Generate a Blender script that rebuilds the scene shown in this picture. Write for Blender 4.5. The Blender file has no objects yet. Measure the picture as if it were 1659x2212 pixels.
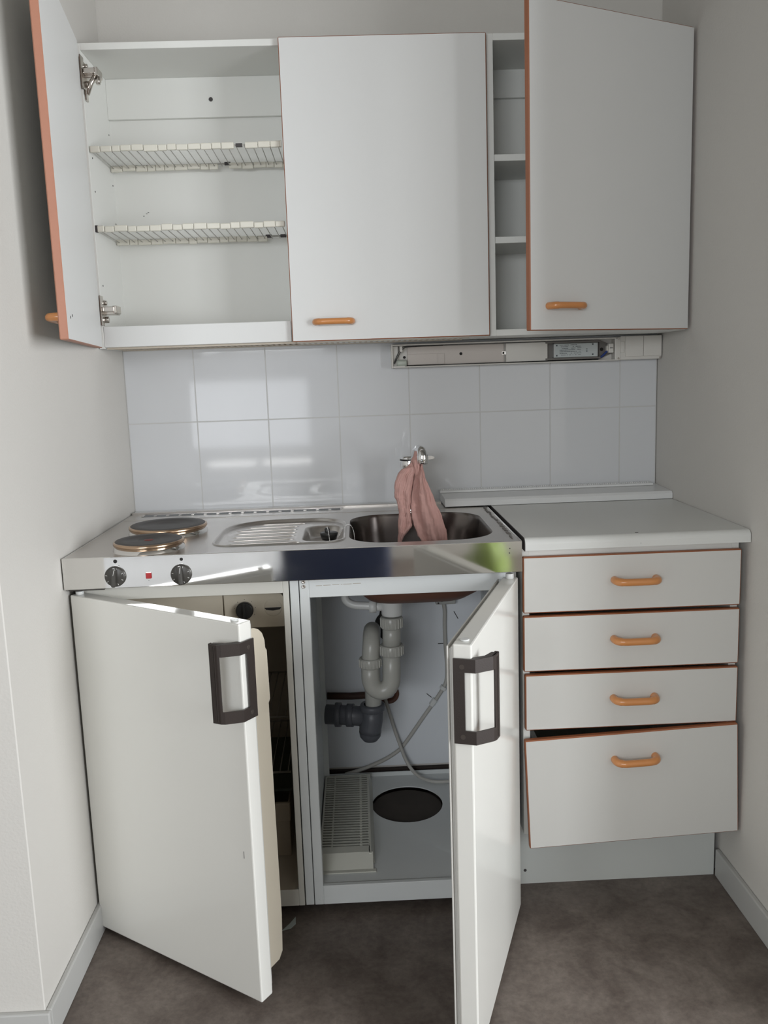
import bpy, bmesh, math, random
from mathutils import Vector, Matrix
random.seed(7)
PI = math.pi
C = bpy.context.scene.collection

# ------------------------------------------------------------------ camera
cam_d = bpy.data.cameras.new('camera'); cam = bpy.data.objects.new('camera', cam_d); C.objects.link(cam)
RX = Vector((0.99892, -0.03207, -0.03352)); UP = Vector((0.03816, 0.15733, 0.98681)); FW = Vector((0.02638, 0.98702, -0.15839))
m = Matrix(((RX.x, UP.x, -FW.x, 0), (RX.y, UP.y, -FW.y, 0), (RX.z, UP.z, -FW.z, 0), (0, 0, 0, 1)))
cam.matrix_world = Matrix.Translation((0.65306, -2.50040, 1.27601)) @ m
cam_d.sensor_fit = 'VERTICAL'; cam_d.sensor_height = 24.0; cam_d.lens = 1869.05 / 2212 * 24.0
cam_d.clip_start = 0.05
bpy.context.scene.camera = cam
# ------------------------------------------------------------------ light
sc = bpy.context.scene
sc.view_settings.view_transform = 'Standard'; sc.view_settings.look = 'None'
sc.view_settings.gamma = 1.0; sc.view_settings.use_curve_mapping = False
sc.view_settings.exposure = 0.06
w = bpy.data.worlds.new('sky'); sc.world = w; w.use_nodes = True
bg = w.node_tree.nodes['Background']; bg.inputs[0].default_value = (0.75, 0.86, 1.0, 1); bg.inputs[1].default_value = 1.0
ROOM_Y = -4.7; XL = -2.1; XR = 1.519; CEIL = 2.55
YR = -1.12; XFAR = 3.3                                  # the right wall of the niche ends at YR, the room goes on to XFAR
OPENINGS = [(-1.25, 0.45, 1.46, 2.06), (-0.62, 0.26, 0.545, 0.60), (-1.95, 0.30, 0.66, 1.30)]   # front wall, high band and slot added for their light: x0, x1, z0, z1
SIDE = (-4.3, -2.0, 0.45, 2.15)                         # right side wall: y0, y1, z0, z1
def area(x0, x1, z0, z1, watts, col, side=False):
    l = bpy.data.lights.new('window_daylight', 'AREA'); l.shape = 'RECTANGLE'; l.size = x1-x0; l.size_y = z1-z0
    l.energy = watts; l.color = col
    o = bpy.data.objects.new('window_daylight', l); C.objects.link(o)
    o.location = ((x0+x1)/2, ROOM_Y-0.16, (z0+z1)/2); o.rotation_euler = (PI/2, 0, 0)   # -Z of the lamp looks to +Y
    if side: o.location = (XFAR+.16, (x0+x1)/2, (z0+z1)/2); o.rotation_euler = (PI/2, 0, PI/2)  # looks to -X
area(*SIDE, 182, (0.96, 0.98, 1.0), True)
area(*OPENINGS[0], 50, (0.95, 0.98, 1.0))  # added frontal fill, placed too high to mirror in the tiles
area(*OPENINGS[1], 1.5, (1.0, 0.98, 0.95))  # added strip light, there to mirror as a bright streak in the tiles
area(*OPENINGS[2], 14, (0.97, 0.98, 1.0))

# ------------------------------------------------------------------ helpers
ORG = {}
def bx(bm, x0, x1, y0, y1, z0, z1, bev=0.0, seg=1, mi=0):
    g = bmesh.ops.create_cube(bm, size=1.0); vs = g['verts']
    M_ = Matrix.Translation(((x0+x1)/2, (y0+y1)/2, (z0+z1)/2)) @ Matrix.Diagonal((abs(x1-x0), abs(y1-y0), abs(z1-z0), 1))
    bmesh.ops.transform(bm, matrix=M_, verts=vs)
    fs = list({f for v in vs for f in v.link_faces})
    for f in fs: f.material_index = mi
    if bev > 0:
        es = list({e for v in vs for e in v.link_edges})
        r = bmesh.ops.bevel(bm, geom=es, offset=bev, segments=seg, affect='EDGES', profile=0.5)
        for f in r['faces']: f.material_index = mi
def box(*a, **k):
    bm = bmesh.new(); bx(bm, *a, **k); return bm
def tube(bm, pts, r, n=12, cap=True, mi=0, smooth=True, res=None):
    pts = [Vector(p) for p in pts]
    if res: pts = spline(pts, res)
    rs = r if isinstance(r, (list, tuple)) else [r]*len(pts)
    if len(rs) != len(pts):
        rs = [rs[min(len(rs)-1, int(i*(len(rs)-1)/(len(pts)-1)+.5))] for i in range(len(pts))]
    rings = []; ref = None
    for i, p in enumerate(pts):
        t = (pts[min(i+1, len(pts)-1)] - pts[max(i-1, 0)]).normalized()
        if ref is None:
            ref = Vector((0, 0, 1)) if abs(t.z) < .9 else Vector((1, 0, 0))
        a = t.cross(ref).normalized(); b = a.cross(t).normalized(); ref = b
        rings.append([bm.verts.new(p + (a*math.cos(2*PI*k/n) + b*math.sin(2*PI*k/n))*rs[i]) for k in range(n)])
    for i in range(len(rings)-1):
        for k in range(n):
            f = bm.faces.new((rings[i][k], rings[i][(k+1) % n], rings[i+1][(k+1) % n], rings[i+1][k])); f.material_index = mi; f.smooth = smooth
    if cap:
        for q in (rings[0], rings[-1]):
            f = bm.faces.new(q if q is rings[-1] else q[::-1]); f.material_index = mi
def spline(P, res):
    out = []
    for i in range(len(P)-1):
        p0 = P[max(i-1, 0)]; p1 = P[i]; p2 = P[i+1]; p3 = P[min(i+2, len(P)-1)]
        for k in range(res):
            t = k/res
            out.append(.5*((2*p1) + (p2-p0)*t + (2*p0-5*p1+4*p2-p3)*t*t + (3*p1-p0-3*p2+p3)*t**3))
    out.append(P[-1]); return out
def lathe(bm, prof, c, axis='z', n=48, mi=0, cap=False):
    """prof: list of (radius, height)"""
    c = Vector(c); rings = []
    for r, h in prof:
        ring = []
        for k in range(n):
            a = 2*PI*k/n; u, v = r*math.cos(a), r*math.sin(a)
            if axis == 'z': q = Vector((u, v, h))
            elif axis == 'y': q = Vector((u, h, v))
            else: q = Vector((h, u, v))
            ring.append(bm.verts.new(c+q))
        rings.append(ring)
    for i in range(len(rings)-1):
        for k in range(n):
            f = bm.faces.new((rings[i][k], rings[i][(k+1) % n], rings[i+1][(k+1) % n], rings[i+1][k])); f.material_index = mi; f.smooth = True
    if cap:
        for q in (rings[0], rings[-1]):
            f = bm.faces.new(q); f.material_index = mi
def cyl(bm, c, r, h, axis='z', n=32, bev=0.001, mi=0):
    b = min(bev, h*.4, r*.4)
    lathe(bm, [(r-b, 0), (r, b), (r, h-b), (r-b, h)], c, axis, n, mi, True)
def prism(bm, poly, lo, hi, axis='z', mi=0):
    """poly in the two other axes (order x,y,z without axis)"""
    def P(a, b, h):
        return {'z': (a, b, h), 'y': (a, h, b), 'x': (h, a, b)}[axis]
    A = [bm.verts.new(P(a, b, lo)) for a, b in poly]; B = [bm.verts.new(P(a, b, hi)) for a, b in poly]
    n = len(poly); fs = [bm.faces.new(A), bm.faces.new(B[::-1])]
    for i in range(n): fs.append(bm.faces.new((A[i], B[i], B[(i+1) % n], A[(i+1) % n])))
    for f in fs: f.material_index = mi
def rr(cx, cy, hx, hy, r, n=8):
    out = []
    rl = r if isinstance(r, (list, tuple)) else [r]*4        # corners: ++, -+, --, +-
    for q, (sx, sy) in enumerate(((1, 1), (-1, 1), (-1, -1), (1, -1))):
        R_ = rl[q]
        for k in range(n+1):
            a = PI/2*q + PI/2*k/n
            out.append((cx+sx*(hx-R_)+R_*math.cos(a), cy+sy*(hy-R_)+R_*math.sin(a)))
    return out
def ring3(bm, pts, z): return [bm.verts.new((a, b, z)) for a, b in pts]
def loft(bm, A, B, mi=0, smooth=True):
    n = len(A)
    for k in range(n):
        f = bm.faces.new((A[k], A[(k+1) % n], B[(k+1) % n], B[k])); f.material_index = mi; f.smooth = smooth
def fill_holes(bm, loops, mi=0):
    es = []
    for L in loops:
        for k in range(len(L)):
            e = bm.edges.get((L[k], L[(k+1) % len(L)])) or bm.edges.new((L[k], L[(k+1) % len(L)]))
            es.append(e)
    r = bmesh.ops.triangle_fill(bm, edges=es, use_beauty=True)
    for g in r['geom']:
        if isinstance(g, bmesh.types.BMFace): g.material_index = mi
def build(name, bm, mats, parent=None, loc=None, rot=None, label=None, fix=True):
    if fix: bmesh.ops.recalc_face_normals(bm, faces=bm.faces[:])
    if parent is not None and parent.name in ORG and loc is None:
        bmesh.ops.translate(bm, vec=-ORG[parent.name], verts=bm.verts[:])
    me = bpy.data.meshes.new(name); bm.to_mesh(me); bm.free()
    for q in (mats if isinstance(mats, (list, tuple)) else [mats]): me.materials.append(q)
    o = bpy.data.objects.new(name, me); C.objects.link(o)
    if parent is not None: o.parent = parent
    if loc is not None:
        l = Vector(loc)
        if parent is not None and parent.name in ORG: l = l-ORG[parent.name]
        o.location = l
    if rot is not None: o.rotation_euler = rot
    if label: o['label'] = label
    return o
def each(name, bm, mats, parent=None, label=None):
    """one object per loose piece"""
    seen = set(); out = []
    bmesh.ops.recalc_face_normals(bm, faces=bm.faces[:])
    for f0 in bm.faces:
        if f0 in seen: continue
        st_ = [f0]; seen.add(f0); isl = []
        while st_:
            f = st_.pop(); isl.append(f)
            for v in f.verts:
                for g in v.link_faces:
                    if g not in seen: seen.add(g); st_.append(g)
        b2 = bmesh.new(); vm = {}
        for f in isl:
            for v in f.verts:
                if v not in vm: vm[v] = b2.verts.new(v.co)
            nf = b2.faces.new([vm[v] for v in f.verts]); nf.smooth = f.smooth; nf.material_index = f.material_index
        out.append(build(name, b2, mats, parent, label=label, fix=False))
    bm.free(); return out
def child_of_world(o):   # mark a mesh part whose children are written in world coordinates
    ORG[o.name] = Vector((0, 0, 0)) if o.parent is None else ORG.get(o.parent.name, Vector())
    return o
def thing(name, label, cat, loc, group=None):
    o = bpy.data.objects.new(name, None); C.objects.link(o); o.location = loc; o.empty_display_size = .05
    o['label'] = label; o['category'] = cat
    if group: o['group'] = group
    ORG[o.name] = Vector(loc); return o
def tag(o, label, cat, group=None):
    o['label'] = label; o['category'] = cat
    if group: o['group'] = group
    return o
def struct(name, bm, mat, parent=None):
    o = build(name, bm, mat, parent)
    if parent is None: o['kind'] = 'structure'
    return o

# ------------------------------------------------------------------ materials
def mat(name, col, rough=.5, metal=0.0, spec=.5, var=0.0, scale=8.0, bump=0.0, bscale=60.0, aniso=0.0, coat=0.0, emit=None, stretch=None, rvar=0.0):
    m_ = bpy.data.materials.new(name); m_.use_nodes = True; nt = m_.node_tree; b = nt.nodes['Principled BSDF']
    b.inputs['Base Color'].default_value = (*col, 1); b.inputs['Roughness'].default_value = rough
    b.inputs['Metallic'].default_value = metal; b.inputs['Specular IOR Level'].default_value = spec
    b.inputs['Coat Weight'].default_value = coat
    if emit: b.inputs['Emission Color'].default_value = (*emit, 1); b.inputs['Emission Strength'].default_value = 1
    tc = nt.nodes.new('ShaderNodeTexCoord'); mp = nt.nodes.new('ShaderNodeMapping')
    nt.links.new(tc.outputs['Object'], mp.inputs['Vector'])
    if stretch: mp.inputs['Scale'].default_value = stretch
    if var > 0 or rvar > 0:
        n = nt.nodes.new('ShaderNodeTexNoise'); n.inputs['Scale'].default_value = scale; n.inputs['Detail'].default_value = 6
        nt.links.new(mp.outputs[0], n.inputs['Vector'])
        if var > 0:
            mx = nt.nodes.new('ShaderNodeMix'); mx.data_type = 'RGBA'
            mx.inputs['A'].default_value = (*[c*(1-var) for c in col], 1); mx.inputs['B'].default_value = (*[min(1, c*(1+var)) for c in col], 1)
            nt.links.new(n.outputs['Fac'], mx.inputs['Factor']); nt.links.new(mx.outputs['Result'], b.inputs['Base Color'])
        if rvar > 0:
            mr = nt.nodes.new('ShaderNodeMapRange'); mr.inputs['From Min'].default_value = .3; mr.inputs['From Max'].default_value = .7
            mr.inputs['To Min'].default_value = rough*(1-rvar); mr.inputs['To Max'].default_value = rough*(1+rvar)
            nt.links.new(n.outputs['Fac'], mr.inputs['Value']); nt.links.new(mr.outputs[0], b.inputs['Roughness'])
    if bump > 0:
        n2 = nt.nodes.new('ShaderNodeTexNoise'); n2.inputs['Scale'].default_value = bscale; n2.inputs['Detail'].default_value = 4
        bp = nt.nodes.new('ShaderNodeBump'); bp.inputs['Strength'].default_value = bump; bp.inputs['Distance'].default_value = .002
        nt.links.new(mp.outputs[0], n2.inputs['Vector']); nt.links.new(n2.outputs['Fac'], bp.inputs['Height']); nt.links.new(bp.outputs[0], b.inputs['Normal'])
    return m_
WALL = mat('wall_paint', (.595, .578, .545), .75, var=.015, scale=2, bump=.25, bscale=180)
FARW = mat('far_wall_paint', (.36, .34, .31), .8)
CEILM = mat('ceiling_paint', (.26, .245, .22), .8)
LAM = mat('white_laminate', (.70, .705, .695), .42, var=.01, scale=3, bump=.05, bscale=300)
LAMD = mat('drawer_laminate', (.63, .625, .60), .45, var=.01, scale=3)  # yellowed cream, also darkened to carry the shade on the drawers
LAMIN = mat('cabinet_interior', (.75, .755, .725), .5, var=.015, scale=4)
EDGE = mat('beech_brown_edging', (.33, .12, .055), .45, var=.12, scale=30, stretch=(1, 1, .15))
EDGEL = mat('worn_pinkish_edging', (.40, .18, .115), .5, var=.06, scale=20)
WOOD = mat('varnished_beech', (.62, .26, .085), .28, var=.18, scale=25, stretch=(.3, 2, 2), coat=.3)
STEELP = mat('polished_steel', (.72, .71, .69), .07, 1.0, rvar=.35, scale=14)
STEEL = mat('brushed_steel', (.60, .575, .55), .30, 1.0, var=.015, scale=9, rvar=.08)
BASIN = mat('basin_steel', (.18, .16, .15), .24, 1.0, var=.08, scale=12)
CHROME = mat('chrome', (.80, .80, .80), .06, 1.0)
NICKEL = mat('hinge_nickel', (.62, .58, .54), .2, 1.0)
IRON = mat('cast_iron_plate', (.055, .051, .049), .5, var=.2, scale=40, bump=.1, bscale=200)
BRONZE = mat('heat_tinted_rim', (.50, .36, .25), .2, 1.0, var=.25, scale=25)
DARKPL = mat('dark_brown_plastic', (.032, .024, .021), .42, bump=.1, bscale=400)
BLACKPL = mat('black_plastic', (.02, .02, .02), .35)
KNOBM = mat('dark_knob_plastic', (.05, .047, .042), .35, var=.2, scale=60)
WHITEMARK = mat('white_marking', (.7, .7, .68), .5)
ENAM = mat('white_enamel', (.76, .755, .715), .22, var=.012, scale=3, coat=.2)
ENAMC = mat('cabinet_enamel', (.69, .715, .715), .35, var=.02, scale=5)
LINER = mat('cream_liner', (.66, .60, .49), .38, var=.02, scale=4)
LINERD = mat('fridge_inside_plastic', (.45, .40, .33), .45)  # cream liner with the shade of the unlit interior in its colour
GASK = mat('rubber_gasket', (.50, .49, .46), .6)
PIPEW = mat('white_pipe_plastic', (.68, .69, .68), .3)
PIPEG = mat('pale_grey_pipe_plastic', (.42, .42, .39), .3, var=.06, scale=20)
PIPED = mat('dark_grey_pipe_plastic', (.095, .10, .115), .4)
BROWN = mat('brown_coating', (.13, .055, .035), .5, var=.2, scale=20)
CABLE = mat('grey_cable', (.48, .47, .44), .5)
WPLAS = mat('white_plastic_old', (.66, .64, .60), .4, var=.03, scale=10)
RACKP = mat('aged_rack_plastic', (.70, .68, .60), .4, var=.05, scale=30)
WIRE = mat('coated_wire', (.40, .39, .36), .4)
TILE = mat('glazed_tile', (.64, .652, .67), .06, var=.012, scale=3, bump=.03, bscale=6)
GROUT = mat('grout', (.56, .56, .55), .8, var=.05, scale=30)
COUNT = mat('white_countertop', (.70, .71, .69), .38, var=.015, scale=6)
LEDGE = mat('pale_plastic_strip', (.74, .75, .75), .3)
BASEB = mat('grey_baseboard', (.46, .46, .445), .45)
BLACK = mat('dark_void', (.012, .011, .010), .8)
NAVY = mat('navy_fabric', (.02, .03, .07), .9, var=.1, scale=60)
GREEN = mat('green_fabric', (.17, .24, .035), .6, var=.25, scale=12)
RED = mat('red_lamp', (.35, .01, .012), .15, coat=.5)
BALL = mat('ballast_metal', (.55, .57, .57), .35, .6)
LABELM = mat('ballast_label', (.50, .54, .54), .4)
INK = mat('label_ink', (.06, .07, .08), .5)
BLUE = mat('blue_wire', (.02, .05, .22), .4)
PINK = mat('pink_cloth', (.50, .295, .262), .9, var=.10, scale=40, bump=.6, bscale=90)
PAPER = mat('paper_scrap', (.45, .5, .48), .8)
MARK = mat('dark_mark', (.05, .045, .045), .6)
WOODD = mat('dark_wood_strip', (.06, .028, .02), .6, var=.4, scale=30)

def floor_mat():
    m_ = bpy.data.materials.new('stone_vinyl'); m_.use_nodes = True; nt = m_.node_tree; b = nt.nodes['Principled BSDF']
    tc = nt.nodes.new('ShaderNodeTexCoord')
    n1 = nt.nodes.new('ShaderNodeTexNoise'); n1.inputs['Scale'].default_value = 8.5; n1.inputs['Detail'].default_value = 9; n1.inputs['Roughness'].default_value = .66; n1.inputs['Distortion'].default_value = .5
    n2 = nt.nodes.new('ShaderNodeTexNoise'); n2.inputs['Scale'].default_value = 70; n2.inputs['Detail'].default_value = 8; n2.inputs['Roughness'].default_value = .7
    for n in (n1, n2): nt.links.new(tc.outputs['Object'], n.inputs['Vector'])
    r = nt.nodes.new('ShaderNodeValToRGB')
    e = r.color_ramp.elements; e[0].position = .33; e[0].color = (.098, .077, .066, 1); e[1].position = .68; e[1].color = (.195, .165, .143, 1)
    nt.links.new(n1.outputs['Fac'], r.inputs['Fac'])
    mx = nt.nodes.new('ShaderNodeMix'); mx.data_type = 'RGBA'; mx.blend_type = 'OVERLAY'; mx.inputs['Factor'].default_value = .55
    nt.links.new(r.outputs[0], mx.inputs['A']); nt.links.new(n2.outputs['Fac'], mx.inputs['B']); nt.links.new(mx.outputs['Result'], b.inputs['Base Color'])
    b.inputs['Roughness'].default_value = .52; b.inputs['Specular IOR Level'].default_value = .4
    return m_
FLOOR = floor_mat()

# ------------------------------------------------------------------ room
struct('floor', box(XL-.1, XFAR+.1, ROOM_Y-.1, .12, -.06, 0), FLOOR)
struct('ceiling', box(XL-.1, XFAR+.1, ROOM_Y-.1, .12, CEIL, CEIL+.06), CEILM)
bm = box(-.12, XR+.12, 0, .1, 0, CEIL); struct('wall_back', bm, WALL)
YC = -.965
bm = box(-.1, 0, YC, 0, 0, CEIL, bev=.002); bx(bm, XL, -.1+.001, YC, YC+.1, 0, CEIL); struct('wall_left', bm, WALL)
struct('wall_far_left', box(XL-.1, XL, ROOM_Y, YC+.1, 0, CEIL), FARW)
bm = box(XR, XR+.1, YR, 0, 0, CEIL, bev=.002); bx(bm, XR+.1, XFAR+.1, YR, YR+.1, 0, CEIL); struct('wall_right', bm, WALL)
bm = bmesh.new(); y0, y1, z0, z1 = SIDE
bx(bm, XFAR, XFAR+.1, ROOM_Y-.1, YR, 0, z0); bx(bm, XFAR, XFAR+.1, ROOM_Y-.1, YR, z1, CEIL); bx(bm, XFAR, XFAR+.1, ROOM_Y-.1, y0, z0, z1); bx(bm, XFAR, XFAR+.1, y1, YR, z0, z1)
struct('wall_far_right', bm, FARW)
bm = bmesh.new(); f = .05
for a, b in ((y0, y0+f), (y1-f, y1), ((y0+y1)/2-.03, (y0+y1)/2+.03)): bx(bm, XFAR+.02, XFAR+.08, a, b, z0, z1)
bx(bm, XFAR+.02, XFAR+.08, y0, y1, z0, z0+f); bx(bm, XFAR+.02, XFAR+.08, y0, y1, z1-f, z1); struct('window_4', bm, LAM)
bm = bmesh.new()
zz = 0
for (wa, wb, z0, z1) in sorted(OPENINGS, key=lambda q: q[2]):
    if z0 > zz: bx(bm, XL-.1, XFAR+.1, ROOM_Y-.1, ROOM_Y, zz, z0)
    bx(bm, XL-.1, wa, ROOM_Y-.1, ROOM_Y, z0, z1); bx(bm, wb, XFAR+.1, ROOM_Y-.1, ROOM_Y, z0, z1); zz = z1
bx(bm, XL-.1, XFAR+.1, ROOM_Y-.1, ROOM_Y, zz, CEIL)
struct('wall_front', bm, FARW)
for i, (x0, x1, z0, z1) in enumerate(OPENINGS):
    bm = bmesh.new(); f = min(.05, (z1-z0)*.08)
    bx(bm, x0, x0+f, ROOM_Y-.08, ROOM_Y-.02, z0, z1); bx(bm, x1-f, x1, ROOM_Y-.08, ROOM_Y-.02, z0, z1)
    bx(bm, x0+f, x1-f, ROOM_Y-.08, ROOM_Y-.02, z0, z0+f); bx(bm, x0+f, x1-f, ROOM_Y-.08, ROOM_Y-.02, z1-f, z1)
    bx(bm, (x0+x1)/2-.025, (x0+x1)/2+.025, ROOM_Y-.08, ROOM_Y-.02, z0+f, z1-f)
    struct('window_%d' % (i+1), bm, LAM)  # frames also go around the added fill band and streak slot
def skirting(pts, t=.012, h=.072):
    bm = bmesh.new()
    for (x0, x1, y0, y1) in pts: bx(bm, x0, x1, y0, y1, 0, h, bev=.003, seg=2)
    return bm
struct('baseboard_left', skirting([(0, .012, YC, -.61), (XL, .012, YC-.012, YC)]), BASEB)
struct('baseboard_right', skirting([(XR-.012, XR, YR-.012, -.52), (XR, XFAR, YR-.012, YR)]), BASEB)
struct('baseboard_back', box(.02, 1.0, -.012, -.0002, 0, .082), mat('dark_brown_strip', (.035, .024, .02), .6))
# painted-over joint on the niche corner
bm = bmesh.new(); tube(bm, [(-.002, -.004, .95), (-.002, -.004, 1.36)], .004, 6); struct('trim_1', bm, WALL)

# ------------------------------------------------------------------ tiles
bk = thing('tile_backsplash', 'white glazed tile backsplash on the wall between worktop and wall cabinets', 'backsplash', (.75, 0, .88))
bm = box(0.0005, 1.517, -.0080, -.0003, .86, 1.3605); build('grout', bm, GROUT, bk)
bm = bmesh.new(); tp = .2024; x0 = -.0062
for i in range(8):
    for z0, z1 in ((.86, 1.1564), (1.1564, 1.3605)):
        a = max(0.001, x0+tp*i)+.0014; b = min(1.5165, x0+tp*(i+1))-.0014
        bx(bm, a, b, -.0085, -.003, z0+.0014, z1-.0014, bev=.0005, seg=1)
build('tiles', bm, TILE, bk)

# ------------------------------------------------------------------ doors and handles
def slab(w_, z0, z1, t, side=1, bev=.0020, x0=0.0):
    """closed pose, hinge at local origin; front at y=0, back at y=+t. material 0 = face, 1 = edges"""
    bm = bmesh.new(); a, b = (x0, w_) if side > 0 else (-w_, -x0)
    bx(bm, a, b, 0, t, z0, z1, bev=bev, seg=1)
    bm.faces.ensure_lookup_table(); bm.normal_update()
    for f in bm.faces: f.material_index = 0 if abs(f.normal.y) > .99 else 1
    return bm
def bow_handle(half=.046, out=.026, r=.0078):
    """wood bow handle: centre at origin on the face, sticking out to -y, lying along x"""
    bm = bmesh.new(); pts = []
    P = [(-half, 0.002, 0), (-half, -.010, 0), (-half+.004, -out*.75, 0), (-half+.016, -out, 0), (-half*.3, -out-.001, 0), (half*.3, -out-.001, 0), (half-.016, -out, 0), (half-.004, -out*.75, 0), (half, -.010, 0), (half, .002, 0)]
    Q = spline([Vector(p) for p in P], 5)
    rs = [r*(1.08 if abs(q.x) > half-.012 else 1.0) for q in Q]
    tube(bm, Q, rs, 16); return bm

# ------------------------------------------------------------------ wall cabinet, left (two doors)
YF = -.235; ZB, ZT = 1.361, 2.088
wc = thing('wall_cabinet', 'wide white wall cabinet with one door swung open onto empty wire dish racks', 'wall cabinet', (.5, -.12, ZB))
bm = bmesh.new(); T = .016
bx(bm, .003, .003+T-.003, YF, -.001, ZB, ZT, bev=.0008); bx(bm, .985, 1.0, YF, -.001, ZB, ZT, bev=.0008); bx(bm, .494, .506, YF+.01, -.012, ZB+.016, ZT-T)
bx(bm, .016, .985, YF, -.001, ZT-T, ZT, bev=.0008)
bx(bm, .016, .985, -.010, -.002, ZB+.01, ZT-T)
bx(bm, .016, .985, -.024, -.010, 1.970, ZT-T, bev=.001)
bx(bm, .506, .985, YF, -.01, ZB, ZB+T)
build('carcass', bm, LAMIN, wc)
bm = box(.0165, .4925, YF, YF+.014, ZB+.003, 1.416, bev=.001); build('front_rail', bm, LAM, wc)
bm = bmesh.new()
bx(bm, .018, .95, YF+.016, -.06, ZB+.004, ZB+.007)
for k in range(62): bx(bm, .02+.015*k, .0265+.015*k, YF+.018, -.07, ZB-.0005, ZB+.005)
bx(bm, .018, .95, YF+.015, YF+.02, ZB-.002, ZB+.006); bx(bm, .018, .95, -.07, -.06, ZB-.002, ZB+.006)
build('ribbed_air_grille', bm, mat('beige_grille', (.52, .46, .38), .5, var=.15, scale=40), wc)
# screw holes
bm = bmesh.new()
for x, z, r in ((.293, 2.015, .005),): cyl(bm, (x, -.0245, z), r, -.0012, 'y', 12)
for k, z in enumerate((1.93, 1.83, 1.80, 1.75, 1.70, 1.52)):
    cyl(bm, (.0162, -.205 if k % 2 else -.03, z), .0022, .001, 'x', 8)
for a in ((.095, 1.728), (.10, 1.731), (.087, 1.722)): bx(bm, a[0], a[0]+.004, -.0108, -.010, a[1], a[1]+.0012)
each('screw_hole', bm, MARK, wc)
# wire dish racks
def rack(z, broken, label):
    root_bm = bmesh.new()
    for k in range(23):
        x = .026+k*.0207
        tube(root_bm, [(x, YF+.010, z-.003), (x, -.045, z-.006)], .0012, 6)
    tube(root_bm, [(.02, YF+.008, z), (.488, YF+.008, z)], .002, 8); tube(root_bm, [(.02, -.043, z), (.488, -.043, z)], .002, 8)
    r_ = build('wire_rack', root_bm, WIRE, wc, label=label); child_of_world(r_); ORG[r_.name] = ORG[wc.name]
    for yy in (YF+.008, -.043):
        bm = bmesh.new(); x = .018; k = 0; zr = z if yy < -.1 else z-.006
        while x < .488:
            L = random.uniform(.02, .036); x2 = min(x+L, .489)
            if not any(abs((x+x2)/2-bx_) < .012 and (yy > -.1) == bb for bx_, bb in broken):
                dz = random.uniform(-.0012, .0012); h = random.uniform(.0070, .0080); dy = random.uniform(-.0008, .0008)
                bx(bm, x+.0004, x2-.0002, yy-.0045+dy, yy+.0045+dy, zr-h+dz, zr+h+dz, bev=.0025, seg=2)
            elif len(bm.faces): build('plastic_edge_cover', bm, RACKP, r_); bm = bmesh.new()
            x = x2; k += 1
        if len(bm.faces): build('plastic_edge_cover', bm, RACKP, r_)
    bm = bmesh.new()
    for bx_, bb in broken:
        yy = -.043 if bb else YF+.008
        bx(bm, bx_-.008, bx_+.008, yy-.003, yy+.003, z-.004, z+.004)
    each('exposed_core', bm, MARK, r_, label='dark core where the plastic cover has broken off')
    return r_
rack(1.846, [(.385, False), (.33, True)], 'upper wire dish rack with cracked plastic edges')
rack(1.655, [(.43, True), (.47, True)], 'lower wire dish rack with cracked plastic edges')
bm = box(.0165, .022, YF+.002, YF+.013, 1.648, 1.664); build('rack_bracket', bm, MARK, wc)
# doors
DZ0, DZ1 = ZB+.001, ZT-.003
aL = math.radians(81.5)
d = build('door', slab(.489, DZ0, DZ1, .017), [LAM, EDGEL], wc, loc=(.0185-.017*math.sin(aL), -.262-.017*math.cos(aL), 0), rot=(0, 0, -aL), label='left door swung wide open with pinkish worn edging')
build('handle', bow_handle(), WOOD, d, loc=(.489-.085, 0, 1.409))
bm = bmesh.new()
for x in (.42, .445): cyl(bm, (x, .0168, 1.408+(.445-x)*.2), .003, .0008, 'y', 10)
each('screw_hole', bm, MARK, d)
def hinge(z, drop):
    bm = bmesh.new()
    bx(bm, .0185, .0215, -.258, -.232, z-.040, z+.034, bev=.001)                         # cup flange at the door
    bx(bm, .0162, .0185, -.235, -.175, z-.010, z+.010, bev=.001)
    bx(bm, .022, .050, -.246, -.232, z-.006, z+.007, bev=.002, seg=2)                    # bright arm
    bx(bm, .046, .056, -.244, -.200, z-.010, z+.009, bev=.002, seg=2)
    bx(bm, .0165, .050, -.232, -.190, z-.012, z-.004, bev=.001)
    cyl(bm, (.0165, -.218, z-.024), .008, .012, 'x', 16); cyl(bm, (.0165, -.218, z+.018), .006, .010, 'x', 16)
    bx(bm, .0165, .0205, -.228, -.208, z-.032-drop, z+.026, bev=.001)
    if drop: tube(bm, [(.050, -.235, z-.006), (.036, -.235, z-.026), (.026, -.236, z-.052)], [.006, .006, .005], 10); tube(bm, [(.055, -.236, z-.012), (.054, -.236, z-.030)], .005, 8)
    build('hinge', bm, NICKEL, wc)
hinge(2.022, .03); hinge(1.458, 0)
d = build('door', slab(.5045, DZ0, DZ1, .017), [LAM, EDGE], wc, loc=(.4952, YF-.0185, 0), label='closed right door with brown edging')
build('handle', bow_handle(), WOOD, d, loc=(.107, 0, 1.409))

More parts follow.
